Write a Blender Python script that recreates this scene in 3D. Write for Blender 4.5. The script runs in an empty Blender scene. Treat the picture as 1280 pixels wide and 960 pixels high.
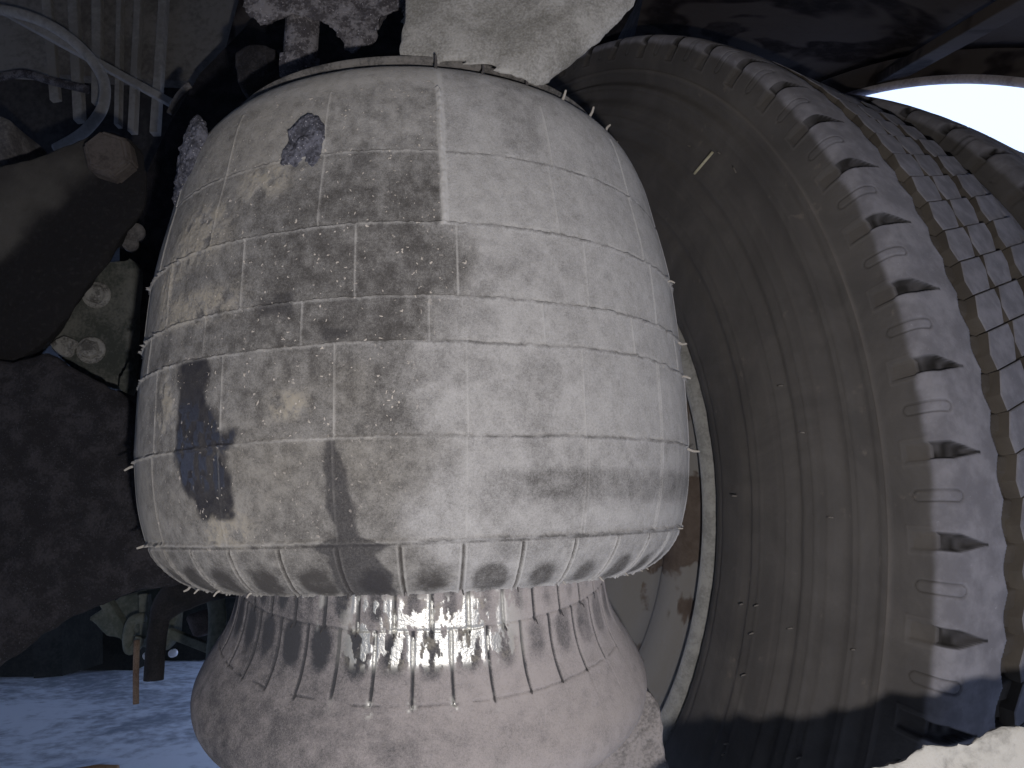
import bpy, bmesh, math, random
import numpy as np
from mathutils import Vector, Matrix

# ------------------------------------------------------------------ camera, world, light
S = bpy.context.scene
C = S.collection
R = math.radians
F_PX, PITCH, ROLL = 956.0, R(11.33), R(0.32)
cp, sp, cr, sr = math.cos(PITCH), math.sin(PITCH), math.cos(ROLL), math.sin(ROLL)
FW = np.array([0, cp, sp]); UP = np.array([0, -sp, cp]); RT = np.array([1., 0, 0])
R2 = cr*RT + sr*UP; U2 = -sr*RT + cr*UP
cam_d = bpy.data.cameras.new('camera')
cam = bpy.data.objects.new('camera', cam_d); C.objects.link(cam)
cam.matrix_world = Matrix(((R2[0], U2[0], -FW[0], 0), (R2[1], U2[1], -FW[1], 0), (R2[2], U2[2], -FW[2], 0), (0, 0, 0, 1)))
cam_d.sensor_fit = 'HORIZONTAL'; cam_d.sensor_width = 36
cam_d.lens = 36*F_PX/1280
cam_d.clip_start = 0.01; cam_d.clip_end = 500
cam_d.dof.use_dof = False
S.camera = cam

W = bpy.data.worlds.new('World'); S.world = W; W.use_nodes = True
bg = W.node_tree.nodes['Background']
bg.inputs[0].default_value = (0.66, 0.83, 1.3, 1); bg.inputs[1].default_value = 1.45

fl = bpy.data.lights.new('phone_flash', 'POINT')
fl.energy = 5.3; fl.shadow_soft_size = 0.0035; fl.color = (1.0, 0.965, 0.945)
flo = bpy.data.objects.new('phone_flash', fl); C.objects.link(flo)
flo.location = (0.022, -0.004, -0.038)

S.view_settings.view_transform = 'Standard'; S.view_settings.look = 'None'
S.view_settings.exposure = 0.0; S.view_settings.gamma = 1.0
S.view_settings.use_curve_mapping = False

# ------------------------------------------------------------------ helpers
def at(px, py, Y):
    d = FW + R2*(px-640)/F_PX - U2*(py-480)/F_PX
    return d*(Y/d[1])

def _h(ix, iy, seed):
    n = (ix.astype(np.int64)*374761393 + iy.astype(np.int64)*668265263 + seed*974634777) & 0xffffffff
    n = ((n ^ (n >> 13))*1274126177) & 0xffffffff
    n = n ^ (n >> 16)
    return (n & 0xffff)/65535.0

def noise(x, y, seed=0):
    x, y = np.broadcast_arrays(np.asarray(x, float), np.asarray(y, float))
    ix = np.floor(x); iy = np.floor(y); fx = x-ix; fy = y-iy
    fx = fx*fx*(3-2*fx); fy = fy*fy*(3-2*fy)
    a = _h(ix, iy, seed); b = _h(ix+1, iy, seed); c = _h(ix, iy+1, seed); d = _h(ix+1, iy+1, seed)
    return (a*(1-fx)+b*fx)*(1-fy) + (c*(1-fx)+d*fx)*fy

def fbm(x, y, seed=0, o=4):
    s = 0; a = .5; t = 0
    for i in range(o):
        s = s + a*noise(x*2**i+i*17.3, y*2**i+i*9.1, seed+i); t += a; a *= .5
    return s/t

def ss(a, b, x):
    t = np.clip((x-a)/(b-a), 0, 1)
    return t*t*(3-2*t)

def bump(x, w):                      # smooth bump 1 at 0, 0 beyond |w|
    t = np.clip(1-np.abs(x)/w, 0, 1)
    return t*t*(3-2*t)

def tag(o, label=None, cat=None, group=None, kind=None):
    if label: o['label'] = label
    if cat: o['category'] = cat
    if group: o['group'] = group
    if kind: o['kind'] = kind
    return o

def empty(name, loc, label, cat, group=None):
    o = bpy.data.objects.new(name, None); C.objects.link(o); o.location = loc
    o.empty_display_size = .02
    return tag(o, label, cat, group)

def link(name, me, mat, parent=None, smooth=True):
    o = bpy.data.objects.new(name, me); C.objects.link(o)
    if mat is not None and not me.materials: me.materials.append(mat)
    if smooth and len(me.polygons): me.polygons.foreach_set('use_smooth', np.ones(len(me.polygons), dtype=bool))
    if parent is not None:
        o.parent = parent
        o.matrix_parent_inverse = Matrix.Translation(-Vector(world_loc(parent)))
    return o

def world_loc(o):
    v = Vector(o.location) if o.type == 'EMPTY' else Vector((0, 0, 0))
    if o.parent: 
        return v if o.type == 'EMPTY' else Vector((0, 0, 0))
    return v

def grid_mesh(name, P, closed=True, attrs=None):
    """P: (nu, nv, 3) -> mesh; closed in u if closed"""
    nu, nv, _ = P.shape
    me = bpy.data.meshes.new(name)
    idx = np.arange(nu*nv).reshape(nu, nv)
    if closed: a = idx; b = np.roll(idx, -1, axis=0)
    else: a = idx[:-1]; b = idx[1:]
    q = np.stack([a[:, :-1], b[:, :-1], b[:, 1:], a[:, 1:]], -1).reshape(-1, 4)
    me.vertices.add(nu*nv); me.vertices.foreach_set('co', P.reshape(-1).astype(np.float32))
    me.loops.add(q.size); me.loops.foreach_set('vertex_index', q.reshape(-1).astype(np.int32))
    me.polygons.add(len(q)); me.polygons.foreach_set('loop_start', np.arange(0, q.size, 4, dtype=np.int32))
    me.polygons.foreach_set('loop_total', np.full(len(q), 4, dtype=np.int32))
    me.update(calc_edges=True)
    if attrs:
        for k, v in attrs.items():
            at_ = me.attributes.new(k, 'FLOAT', 'POINT'); at_.data.foreach_set('value', np.clip(v, 0, 1).reshape(-1).astype(np.float32))
    return me

def bm_mesh(name, bm):
    bmesh.ops.recalc_face_normals(bm, faces=bm.faces)
    me = bpy.data.meshes.new(name); bm.to_mesh(me); bm.free(); return me

def tube_bm(bm, pts, r, n=10, caps=True):
    pts = [Vector(p) for p in pts]; rings = []
    rr = r if isinstance(r, (list, tuple)) else [r]*len(pts)
    prev = None
    for i, p in enumerate(pts):
        d = (pts[min(i+1, len(pts)-1)]-pts[max(i-1, 0)]).normalized()
        if prev is None:
            a = d.orthogonal().normalized()
        else:
            a = (prev - d*prev.dot(d)).normalized()
        prev = a; b = d.cross(a)
        rings.append([bm.verts.new(p + rr[i]*(a*math.cos(2*math.pi*k/n)+b*math.sin(2*math.pi*k/n))) for k in range(n)])
    for i in range(len(rings)-1):
        for k in range(n):
            bm.faces.new((rings[i][k], rings[i][(k+1) % n], rings[i+1][(k+1) % n], rings[i+1][k]))
    if caps: bm.faces.new(rings[0][::-1]); bm.faces.new(rings[-1])

def spline(pts, n=8):
    pts = [np.array(p, float) for p in pts]; P = [2*pts[0]-pts[1]]+pts+[2*pts[-1]-pts[-2]]; out = []
    for i in range(1, len(P)-2):
        for k in range(n):
            t = k/n; a, b, c, d = P[i-1], P[i], P[i+1], P[i+2]
            out.append(.5*((2*b)+(-a+c)*t+(2*a-5*b+4*c-d)*t*t+(-a+3*b-3*c+d)*t**3))
    out.append(pts[-1]); return out

def tube(name, pts, r, mat, parent=None, n=10, sm=8):
    bm = bmesh.new(); tube_bm(bm, spline(pts, sm) if sm else pts, r, n); return link(name, bm_mesh(name, bm), mat, parent)

def px_tube(name, pp, r, mat, parent=None, n=10, sm=8):
    return tube(name, [at(*p) for p in pp], r, mat, parent, n, sm)

def frame(ax):
    ax = Vector(ax).normalized(); a = ax.orthogonal().normalized(); return a, ax.cross(a), ax

def disc_bm(bm, c, ax, rads, segs=24, squash=1):
    """lathe: rads list of (offset along ax, radius)"""
    a, b, ax = frame(ax); c = Vector(c); prev = None
    for (o, r) in rads:
        ring = [bm.verts.new(c+ax*o+r*(a*math.cos(2*math.pi*k/segs)+b*math.sin(2*math.pi*k/segs))) for k in range(segs)]
        if prev:
            for k in range(segs): bm.faces.new((prev[k], prev[(k+1) % segs], ring[(k+1) % segs], ring[k]))
        else: bm.faces.new(ring[::-1])
        prev = ring
    bm.faces.new(prev)

def box_bm(bm, c, x, y, z):
    """c centre, x,y,z half-extent vectors"""
    c, x, y, z = map(Vector, (c, x, y, z)); v = {}
    for i in (-1, 1):
        for j in (-1, 1):
            for k in (-1, 1): v[i, j, k] = bm.verts.new(c+i*x+j*y+k*z)
    for f in (((-1,-1,-1),(-1,-1,1),(-1,1,1),(-1,1,-1)), ((1,-1,-1),(1,1,-1),(1,1,1),(1,-1,1)), ((-1,-1,-1),(1,-1,-1),(1,-1,1),(-1,-1,1)),
              ((-1,1,-1),(-1,1,1),(1,1,1),(1,1,-1)), ((-1,-1,-1),(-1,1,-1),(1,1,-1),(1,-1,-1)), ((-1,-1,1),(1,-1,1),(1,1,1),(-1,1,1))):
        bm.faces.new([v[t] for t in f])

def bar(name, p, q, w, h, mat, parent=None, bev=.15):
    """beam from p to q, world points"""
    p, q = Vector(p), Vector(q); d = q-p; L = d.length; d.normalize()
    s = d.cross(Vector((0, 0, 1)));
    if s.length < .1: s = d.cross(Vector((0, 1, 0)))
    s.normalize(); u = s.cross(d)
    bm = bmesh.new(); box_bm(bm, (p+q)/2, d*L/2, s*w/2, u*h/2)
    bmesh.ops.bevel(bm, geom=list(bm.edges), offset=min(w, h)*bev, segments=2, affect='EDGES', profile=.6)
    return link(name, bm_mesh(name, bm), mat, parent, smooth=False)

_tex = {}
def clouds(scale, depth=3, kind='CLOUDS'):
    k = (scale, depth)
    if k not in _tex:
        t = bpy.data.textures.new('relief', 'CLOUDS'); t.noise_scale = scale; t.noise_depth = depth; _tex[k] = t
    return _tex[k]

def organic(o, voxel, smooth=4, disp=()):
    m = o.modifiers.new('r', 'REMESH'); m.mode = 'VOXEL'; m.voxel_size = voxel; m.use_smooth_shade = True
    if smooth:
        m = o.modifiers.new('s', 'SMOOTH'); m.iterations = smooth; m.factor = .5
    for sc, st in disp:
        m = o.modifiers.new('d', 'DISPLACE'); m.texture = clouds(sc); m.strength = st; m.mid_level = .5; m.texture_coords = 'GLOBAL'
    dg = bpy.context.evaluated_depsgraph_get()
    me = bpy.data.meshes.new_from_object(o.evaluated_get(dg)); mats = [s for s in o.data.materials]
    o.modifiers.clear(); old = o.data; o.data = me
    if not me.materials:
        for s in mats: me.materials.append(s)
    me.polygons.foreach_set('use_smooth', np.ones(len(me.polygons), dtype=bool))
    bpy.data.meshes.remove(old)
    return o

def slab(name, pp, Y, thick, mat, parent=None, voxel=.004, smooth=5, disp=((.03, .004),), dirn=(0, 1, 0), taper=1.0):
    """solid prism standing at distance Y; pp outline; thickness away from the viewer"""
    bm = bmesh.new(); n = len(pp)
    f = [Vector(at(p[0], p[1], Y if len(p) < 3 else p[2])) for p in pp]
    c = sum(f, Vector())/n
    A = [bm.verts.new(v) for v in f]
    B = [bm.verts.new(c+(v-c)*taper+Vector(dirn).normalized()*thick) for v in f]
    bm.faces.new(A); bm.faces.new(B[::-1])
    for i in range(n): bm.faces.new((A[i], B[i], B[(i+1) % n], A[(i+1) % n]))
    bmesh.ops.triangulate(bm, faces=[g for g in bm.faces if len(g.verts) > 4])
    o = link(name, bm_mesh(name, bm), mat, parent)
    if voxel: organic(o, voxel, smooth, disp)
    return o

def lump(name, c, rad, mat, parent=None, disp=((.02, .01),), rot=0, sub=5, axis=(0, 0, 1)):
    bm = bmesh.new(); bmesh.ops.create_icosphere(bm, subdivisions=sub, radius=1)
    M = Matrix.Translation(Vector(c)) @ Matrix.Rotation(rot, 4, Vector(axis)) @ Matrix.Diagonal(Vector((*rad, 1)))
    bmesh.ops.transform(bm, matrix=M, verts=bm.verts)
    o = link(name, bm_mesh(name, bm), mat, parent)
    for sc, st in disp:
        m = o.modifiers.new('d', 'DISPLACE'); m.texture = clouds(sc); m.strength = st; m.mid_level = .5; m.texture_coords = 'GLOBAL'
    dg = bpy.context.evaluated_depsgraph_get(); me = bpy.data.meshes.new_from_object(o.evaluated_get(dg))
    o.modifiers.clear(); o.data = me
    return o

# ------------------------------------------------------------------ materials
class NT:
    def __init__(s, name):
        s.m = bpy.data.materials.new(name); s.m.use_nodes = True; s.t = s.m.node_tree
        s.b = s.t.nodes['Principled BSDF']; s.co = s.t.nodes.new('ShaderNodeTexCoord').outputs['Object']
    def n(s, ty, **k):
        x = s.t.nodes.new(ty)
        for a, v in k.items(): setattr(x, a, v)
        return x
    def put(s, sock, v):
        if hasattr(v, 'type') and hasattr(v, 'is_output'): s.t.links.new(v, sock)
        elif isinstance(v, (tuple, list)): sock.default_value = (*v, 1) if len(v) == 3 else v
        else: sock.default_value = v
    def noise(s, scale, detail=6, rough=.6, dist=0, co=None):
        x = s.n('ShaderNodeTexNoise'); s.put(x.inputs['Vector'], co or s.co)
        x.inputs['Scale'].default_value = scale; x.inputs['Detail'].default_value = detail
        x.inputs['Roughness'].default_value = rough; x.inputs['Distortion'].default_value = dist
        return x.outputs['Fac']
    def ramp(s, f, a, b, lo=0., hi=1.):
        x = s.n('ShaderNodeMapRange'); x.interpolation_type = 'SMOOTHSTEP'; s.put(x.inputs[0], f)
        x.inputs[1].default_value = a; x.inputs[2].default_value = b; x.inputs[3].default_value = lo; x.inputs[4].default_value = hi
        return x.outputs[0]
    def mix(s, f, a, b):
        x = s.n('ShaderNodeMix', data_type='RGBA'); s.put(x.inputs[0], f); s.put(x.inputs[6], a); s.put(x.inputs[7], b); return x.outputs[2]
    def math(s, op, a, b=0., c=0.):
        x = s.n('ShaderNodeMath', operation=op); s.put(x.inputs[0], a); s.put(x.inputs[1], b); s.put(x.inputs[2], c); return x.outputs[0]
    def attr(s, name):
        x = s.n('ShaderNodeAttribute'); x.attribute_name = name; return x.outputs['Fac']
    def bump(s, h, strength, dist):
        x = s.n('ShaderNodeBump'); s.put(x.inputs['Height'], h); x.inputs['Strength'].default_value = strength
        x.inputs['Distance'].default_value = dist; s.t.links.new(x.outputs[0], s.b.inputs['Normal'])
    def done(s, col, rough=.85, spec=.3, metal=0.):
        s.put(s.b.inputs['Base Color'], col); s.put(s.b.inputs['Roughness'], rough)
        if 'Diffuse Roughness' in s.b.inputs: s.b.inputs['Diffuse Roughness'].default_value = 0.5
        s.put(s.b.inputs['Specular IOR Level'], spec); s.put(s.b.inputs['Metallic'], metal)
        return s.m

def dirty(name, base, dust, amount=(.35, .65), sc=25, fine=600, rough=.85, bmp=.5, bd=.002, spec=.3, speck=None):
    t = NT(name)
    big = t.noise(sc, 6, .65, .3); fi = t.noise(fine, 3, .6)
    f = t.math('ADD', big, t.math('MULTIPLY', t.math('SUBTRACT', fi, .5), .5))
    f = t.ramp(f, amount[0], amount[1])
    col = t.mix(f, base, dust)
    if speck is not None:
        col = t.mix(t.ramp(t.noise(fine*1.7, 2, .5), .66, .72), col, speck)
    h = t.math('ADD', t.math('MULTIPLY', big, .6), t.math('MULTIPLY', fi, .25))
    t.bump(h, bmp, bd)
    return t.done(col, rough, spec)

# rubber of the air spring: masks come as attributes of the mesh
def rubber_mat(name, dark, dustc, tanc, olivec=(.30, .275, .235), fine=900, wetdark=.85, wr=.30, worn=0.):
    t = NT(name)
    du, we, ta = t.attr('dust'), t.attr('wet'), t.attr('tan')
    fi = t.noise(fine, 4, .65); mid = t.noise(130, 5, .6, .4)
    d = t.math('ADD', du, t.math('MULTIPLY', t.math('SUBTRACT', fi, .5), .5))
    d = t.math('ADD', d, t.math('MULTIPLY', t.math('SUBTRACT', mid, .5), .26))
    gr = t.noise(2300, 3, .7)
    d = t.math('ADD', d, t.math('MULTIPLY', t.math('SUBTRACT', gr, .5), .75))
    d = t.ramp(d, 0., 1.)
    col = t.mix(d, dark, t.mix(t.attr('olive'), dustc, olivec))
    col = t.mix(t.math('MULTIPLY', ta, t.ramp(t.math('ADD', fi, t.math('MULTIPLY', mid, .6)), .55, .95)), col, tanc)
    col = t.mix(t.math('MULTIPLY', t.attr('stain'), .92), col, (.014, .014, .020))
    # small pale gritty specks on the darker parts, painted wet glints in the drip
    wob = t.n('ShaderNodeVectorMath', operation='MULTIPLY_ADD'); nz_ = t.n('ShaderNodeTexNoise'); nz_.inputs['Scale'].default_value = 420; t.put(nz_.inputs['Vector'], t.co)
    t.put(wob.inputs[0], nz_.outputs['Color']); wob.inputs[1].default_value = (.004, .004, .004); t.put(wob.inputs[2], t.co)
    g = 0.
    for sc_, th0, lo, hi in ((520, .80, .30, .16), (260, .94, .26, .12)):
        vo = t.n('ShaderNodeTexVoronoi'); t.put(vo.inputs['Vector'], wob.outputs[0]); vo.inputs['Scale'].default_value = sc_
        sepc = t.n('ShaderNodeSeparateColor'); t.put(sepc.inputs[0], vo.outputs['Color'])
        g = t.math('MAXIMUM', g, t.math('MULTIPLY', t.ramp(vo.outputs['Distance'], lo, hi), t.ramp(sepc.outputs[0], th0, th0+.06)))
    g = t.math('MULTIPLY', g, t.attr('grit_glint'))
    col = t.mix(g, col, (.42, .38, .34))
    col = t.mix(t.math('MULTIPLY', we, wetdark), col, (.022, .022, .028))
    if worn:
        col = t.mix(t.math('MULTIPLY', we, worn), col, (.72, .71, .66)); t.put(t.b.inputs['Metallic'], t.math('MULTIPLY', we, worn))  # flash highlight put into the colour of the worn, damp patches
    rough = t.ramp(t.math('SUBTRACT', we, t.math('MULTIPLY', fi, .4)), .0, .6, .88, wr)
    h = t.math('ADD', t.math('MULTIPLY', fi, .55), t.math('MULTIPLY', mid, .8))
    h = t.math('ADD', h, t.math('MULTIPLY', g, .8))
    h = t.math('MULTIPLY', h, t.math('SUBTRACT', 1., t.math('MULTIPLY', we, .30)))
    t.bump(h, .55, .0012)
    m_ = t.done(col, rough, t.ramp(we, 0, 1, .25, 1.))
    if worn: t.put(t.b.inputs['Metallic'], t.math('MULTIPLY', we, worn))
    return m_

M_spring = rubber_mat('dusty_spring_rubber', (.050, .046, .044), (.350, .340, .334), (.26, .235, .195), (.265, .250, .230), wr=.46)
M_neck = rubber_mat('dusty_sleeve_rubber', (.045, .045, .050), (.365, .330, .322), (.33, .30, .24), wetdark=0., wr=.36, worn=.7)
M_whisk = dirty('rubber_whisker', (.30, .27, .24), (.45, .42, .38), fine=900)
M_whiskd = dirty('dark_rubber_whisker', (.03, .03, .03), (.09, .08, .08), fine=900)
M_pale = dirty('pale_dried_mud', (.13, .123, .11), (.32, .308, .292), (.28, .68), 22, 900, bmp=.6, bd=.002)
M_clod = dirty('blue_grey_mud_clod', (.035, .035, .044), (.11, .11, .135), (.35, .65), 150, 700, bmp=1, bd=.004, speck=(.35, .34, .36))
M_darkmud = dirty('dark_caked_mud', (.055, .05, .055), (.17, .16, .17), (.42, .62), 90, 500, bmp=1, bd=.004, speck=(.35, .33, .35))
M_seat = dirty('dusty_cast_iron_seat', (.13, .12, .116), (.33, .30, .29), (.3, .6), 40, 600, bmp=.7, bd=.003)
M_steel = dirty('grimy_steel', (.06, .057, .06), (.16, .15, .15), (.35, .7), 30, 400)
M_bead = dirty('dusty_bead_plate', (.05, .047, .045), (.13, .12, .113), (.35, .6), 60, 700, bmp=.6)
M_black = dirty('black_grime', (.012, .011, .013), (.035, .032, .036), (.4, .7), 60, 700, bmp=.9, bd=.003, rough=.9, speck=(.06, .06, .07))

# ------------------------------------------------------------------ profile tool
def profile(pts, n, dens=None):
    pts = np.array(pts, float)
    sp_ = np.array(spline(list(pts), 24))
    L = np.r_[0, np.cumsum(np.hypot(*np.diff(sp_, axis=0).T))]
    if dens is None: s = np.linspace(0, L[-1], n)
    else:
        ls = np.linspace(0, L[-1], 4000); o = np.interp(ls, L, sp_[:, 0]); w = dens(ls, o)
        cw = np.r_[0, np.cumsum((w[1:]+w[:-1])/2)]; s = np.interp(np.linspace(0, cw[-1], n), cw, ls)
    a = np.interp(s, L, sp_[:, 0]); b = np.interp(s, L, sp_[:, 1])
    ta = np.gradient(a, s); tb = np.gradient(b, s); l = np.hypot(ta, tb)
    return s, a, b, -tb/l, ta/l       # normal in (axis, radial) = rotate tangent

def axframe(ax):
    ax = np.array(ax, float); ax /= np.linalg.norm(ax)
    fr = np.array([0, -1., 0]); fr -= ax*(fr@ax); fr /= np.linalg.norm(fr)
    e1 = np.cross(ax, fr)
    return ax, fr, e1

def angles(fine0, fine1, nf, nc):
    return np.r_[np.linspace(fine0, fine1, nf, endpoint=False), np.linspace(fine1, fine0+360, nc, endpoint=False)]

# ------------------------------------------------------------------ setting
M_snow = dirty('trodden_snow', (.30, .35, .43), (.76, .84, .95), (.32, .60), 2.6, 30, bmp=.6, bd=.01)  # daylight's blue cast partly put into the snow colour
def build_ground():
    n = 260
    gx = np.sign(np.linspace(-1, 1, n))*np.abs(np.linspace(-1, 1, n))**2.2*60
    X, Y = np.meshgrid(gx, gx+2.0, indexing='ij')
    near = np.exp(-(np.hypot(X, Y-2)/6)**2)
    Z = -.475 + near*(.05*(fbm(X*1.6+9, Y*1.6, 3, 4)-.5) + .03*(fbm(X*5, Y*9, 5, 3)-.5)) 
    P = np.stack([X, Y, Z], -1)
    o = link('snow_ground', grid_mesh('snow_ground', P, closed=False), M_snow)
    tag(o, kind='structure')
build_ground()

Wc = np.array([.0164, .8521, .0232]); az, el = .525, -.0367
A3 = np.array([math.cos(az)*math.cos(el), math.sin(az)*math.cos(el), math.sin(el)])
E3 = np.array([0, 0, 1.])-A3*A3[2]; E3 /= np.linalg.norm(E3); E2 = np.cross(E3, A3)
def wp(off, r, phi):
    p = np.radians(phi)
    return Wc + np.multiply.outer(off, A3) + np.multiply.outer(r*np.cos(p), E2) + np.multiply.outer(r*np.sin(p), E3)

# trailer floor: a big closed ceiling above everything
def build_floor():
    m = dirty('underfloor_steel', (.03, .03, .033), (.07, .066, .064), (.4, .7), 4, 60)
    a = Vector(A3.tolist()); a.z = 0; a.normalize(); b = Vector((-a.y, a.x, 0))
    bm = bmesh.new()
    box_bm(bm, Vector((Wc[0], Wc[1], .86)) + a*(-.85), a*1.25, b*6.0, Vector((0, 0, .03)))
    o = link('trailer_floor', bm_mesh('trailer_floor', bm), m, smooth=False); tag(o, kind='structure')
    # added unseen panels blocking sky light, open at the wheel arch and near the ground
    c = Vector((Wc[0], Wc[1], 0)); hz, zc = (.83+.24)/2, (.83-.24)/2
    for n_, lat, l0, l1, zb in (('side_light_blocker', .42, -6, -.66, -.24), ('side_light_blocker', .42, .66, 6, -.05), ('side_light_blocker', -2.08, -6, .5, -.24), ('side_light_blocker', -2.08, .5, 6, .10)):
        hz, zc = (.83-zb)/2, (.83+zb)/2
        bm = bmesh.new(); box_bm(bm, c + a*lat + b*(l0+l1)/2 + Vector((0, 0, zc)), a*.01, b*(l1-l0)/2, Vector((0, 0, hz)))
        tag(link(n_, bm_mesh(n_, bm), m, smooth=False), kind='structure')
    bm = bmesh.new(); box_bm(bm, c + a*(-.85) + b*(-2.6) + Vector((0, 0, zc)), a*1.2, b*.01, Vector((0, 0, hz)))  # added unseen behind the camera to block sky light
    tag(link('rear_light_blocker', bm_mesh('rear_light_blocker', bm), m, smooth=False), kind='structure')
build_floor()

# ------------------------------------------------------------------ the air spring
SC = np.array([-.0494, .445, 0.]); SAX, SFR, SE1 = axframe((-.037, -.029, 1))
ZA, ZB, ZC, ZD, ZE, ZF = .1653, .1299, .0985, .0796, .0418, .0021
spring = empty('air_spring', (SC - .12*SAX).tolist(),
               'large dust-covered rubber air spring with moulded seams and a narrower ribbed sleeve beneath', 'air spring')
prof = [(.2235, .098), (.2235, .105), (.2222, .1115), (.218, .119), (.211, .1255), (.202, .1308), (.189, .1355), (ZA, .1405), (.148, .1442), (ZB, .147), (ZC, .149),
        (ZD, .1502), (.06, .1505), (ZE, .1502), (.02, .1478), (ZF, .1431), (-.006, .1390), (-.0125, .133), (-.0172, .1262), (-.0195, .119), (-.0185, .1125),
        (-.012, .1085), (.0, .107), (.014, .1055)]
RINGS = [(ZA, 1), (ZB, 2), (ZC, 3), (ZD, 4), (ZE, 5), (ZF, 6)]
def build_bellows():
    s, z, r, nz, nr = profile(prof, 600)
    if nr.mean() < 0: nz, nr = -nz, -nr
    th = angles(-78, 78, 900, 60)
    T, Z = np.meshgrid(th, z, indexing='ij'); Rr = np.broadcast_to(r, T.shape); Sx = np.broadcast_to(s, T.shape)
    s_of = lambda zz, lo=0: np.interp(-zz, -z[:480], s[:480])
    U = np.radians(T)*.15                                        # arc length
    h = np.zeros_like(T)
    lobe = Z < ZF; s6 = s_of(ZF)
    up = Sx < s6+.003
    # horizontal seams: torn, thin flashing
    seam = np.zeros_like(T)
    side = ss(20, 75, np.abs(T))
    for zz, sd in RINGS:
        wob = .0016*(fbm(U*18, 0*U, 40+sd, 3)-.5) + .0006*(noise(U*700, 0*U, sd)-.5)
        d = Sx - s_of(zz) + wob
        gap = ss(.38, .55, noise(U*260, 0*U+sd, 60+sd))
        hh = .0007 + .0006*fbm(U*300, 0*U, 70+sd, 3) + side*(.0002+.0013*ss(.50, .8, fbm(U*190+3, Sx*60, 80+sd, 4)))*(1+.6*(T < 0))
        hh *= (.55+.45*gap)
        if sd == 1: hh *= .45*ss(.5, .3, np.abs(T-5)/140)
        w = .0009
        h += np.where(d < 0, bump(d, w*1.2), bump(d, w*.75))*hh
        # crack under the flashing
        h -= bump(d+.0012, .0007)*.0009*ss(.35, .6, noise(U*150+7, 0*U+sd, 90+sd))
        seam = np.maximum(seam, bump(d, .0009))
    # vertical mould lines, offset from row to row
    vert = np.zeros_like(T)
    rows = [((.5, ZA), [-32, -10.9, 10.0, 31.6, 54, -53, 75]), ((ZA, ZB), [-32, -10.4, 10.0, 30.4, 53.6, -52, 74]),
            ((ZB, ZC), [-44, -23.9, -4, 12, 35.5, 55.8, -63, 76]), ((ZC, ZD), [-52, -31.5, -12.4, 7.4, 12.6, 26, 46.2, 66]),
            ((ZD, ZE), [-46, -26.7, -6.9, 13, 33, 53.7, -66, 74]), ((ZE, ZF), [-47, -27.4, -7.2, 12.8, 33.5, 53.7, -66, 74])]
    for (zt, zb), ts in rows:
        inrow = ss(zt+.0008, zt-.0008, Z)*ss(zb-.0008, zb+.0008, Z)*(Sx < s6)
        if zt == .5: inrow = (Z > ZA)*(Z < .2)
        for k, t0 in enumerate(ts):
            d = np.radians(T-t0)*Rr
            w = .0007
            if t0 == 10.0: d = d+.0018*(fbm(U*0, Z*260, 7, 4)-.5); w = .0019
            b = bump(d, w)
            hh = .00055
            if abs(t0-33.5) < .2 or t0 == 53.7: b = np.maximum(bump(d-.0009, .0006), bump(d+.0009, .0006))
            if t0 == 12.6: hh = .0002
            if t0 == 10.0: hh = .0018*(.3+fbm(U*500, Z*500, 9, 2))
            h += b*hh*inrow; vert = np.maximum(vert, b*inrow*(.35 if t0 == 12.6 else 1))
    # curved double ridges round the rolling lobe (below seam F), 36 of them
    ld = np.clip(Sx-s6, 0, None); ln = ld/.034
    Tw = T - 2.5 - 2.0*np.clip(ln, 0, 1)**2*np.sign(T)*ss(4, 25, np.abs(T))
    dl = (np.mod(Tw+5, 10)-5); dl = np.radians(dl)*Rr
    inl = ss(.0012, .003, ld)*ss(1.15, .95, ln)
    rid = np.maximum(bump(dl-.0012, .0007), bump(dl+.0012, .0007))
    h += (rid*.0007 - bump(dl, .0007)*.0013)*inl
    d7 = Sx-(s6+.0315)+.0006*(noise(U*300, 0*U, 22)-.5)
    seam7 = bump(d7, .001); h += seam7*.0012*(.3+fbm(U*350, 0*U, 21, 3))
    # fine pebbling on the lobe, lumps of dried mud on the left
    h += inl*.00035*(noise(U*1300, Sx*900, 31)-.5)
    h += .0006*(fbm(U*26, Sx*26, 33, 4)-.5)
    mudz = lambda t0, z0, dt, dz, sd, th_=.5: bump((T-t0)/dt, 1.)*bump((Z-z0)/dz, 1.)*2*ss(th_-.12, th_+.15, fbm(U*170, Sx*170, sd, 4))
    mud = np.clip(mudz(-36, .139, 12, .022, 1, .42) + mudz(-36, .104, 17, .012, 2, .42) + mudz(-45, .118, 6, .02, 3, .5) + mudz(-14.5, .056, 5, .008, 4, .4)
                  + mudz(-22, .157, 8, .012, 5, .45) + mudz(-28, .009, 9, .012, 6, .5) + mudz(-42, .062, 5, .022, 7, .5), 0, 1)*up
    h += mud*(.0002+.0007*fbm(U*600, Sx*600, 11, 3))
    # ---- masks
    big = fbm(U*16, Sx*16, 51, 5); med = fbm(U*60, Sx*60, 52, 4); vs = fbm(U*230, Sx*14, 53, 3); blot = fbm(U*38+4, Sx*38, 54, 4)
    n1 = (big-.5)
    edge = np.select([Z > ZB, Z > ZC, Z > ZD, Z > ZE], [10.0+0*T, 11.5+14*(med-.5), 9+10*(med-.5), 3+36*(blot-.5)], 4+30*(blot-.5))
    wd = np.select([Z > ZB, Z > ZC, Z > ZD, Z > ZE], [.25+0*T, 5.5+0*T, 5.+0*T, 10.+0*T], 10.)
    rt = ss(-1, 1, (T-edge)/wd)
    leftv = np.select([Z > ZA, Z > ZB, Z > ZC, Z > ZD, Z > ZE, Z > ZF], [.41+0*T, .34+0*T, .31+0*T, .31+0*T, .35+0*T, .43+0*T], .45)
    rightv = np.select([Z > ZE, Z > ZF], [.71+0*T, .66+0*T], .65)
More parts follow.
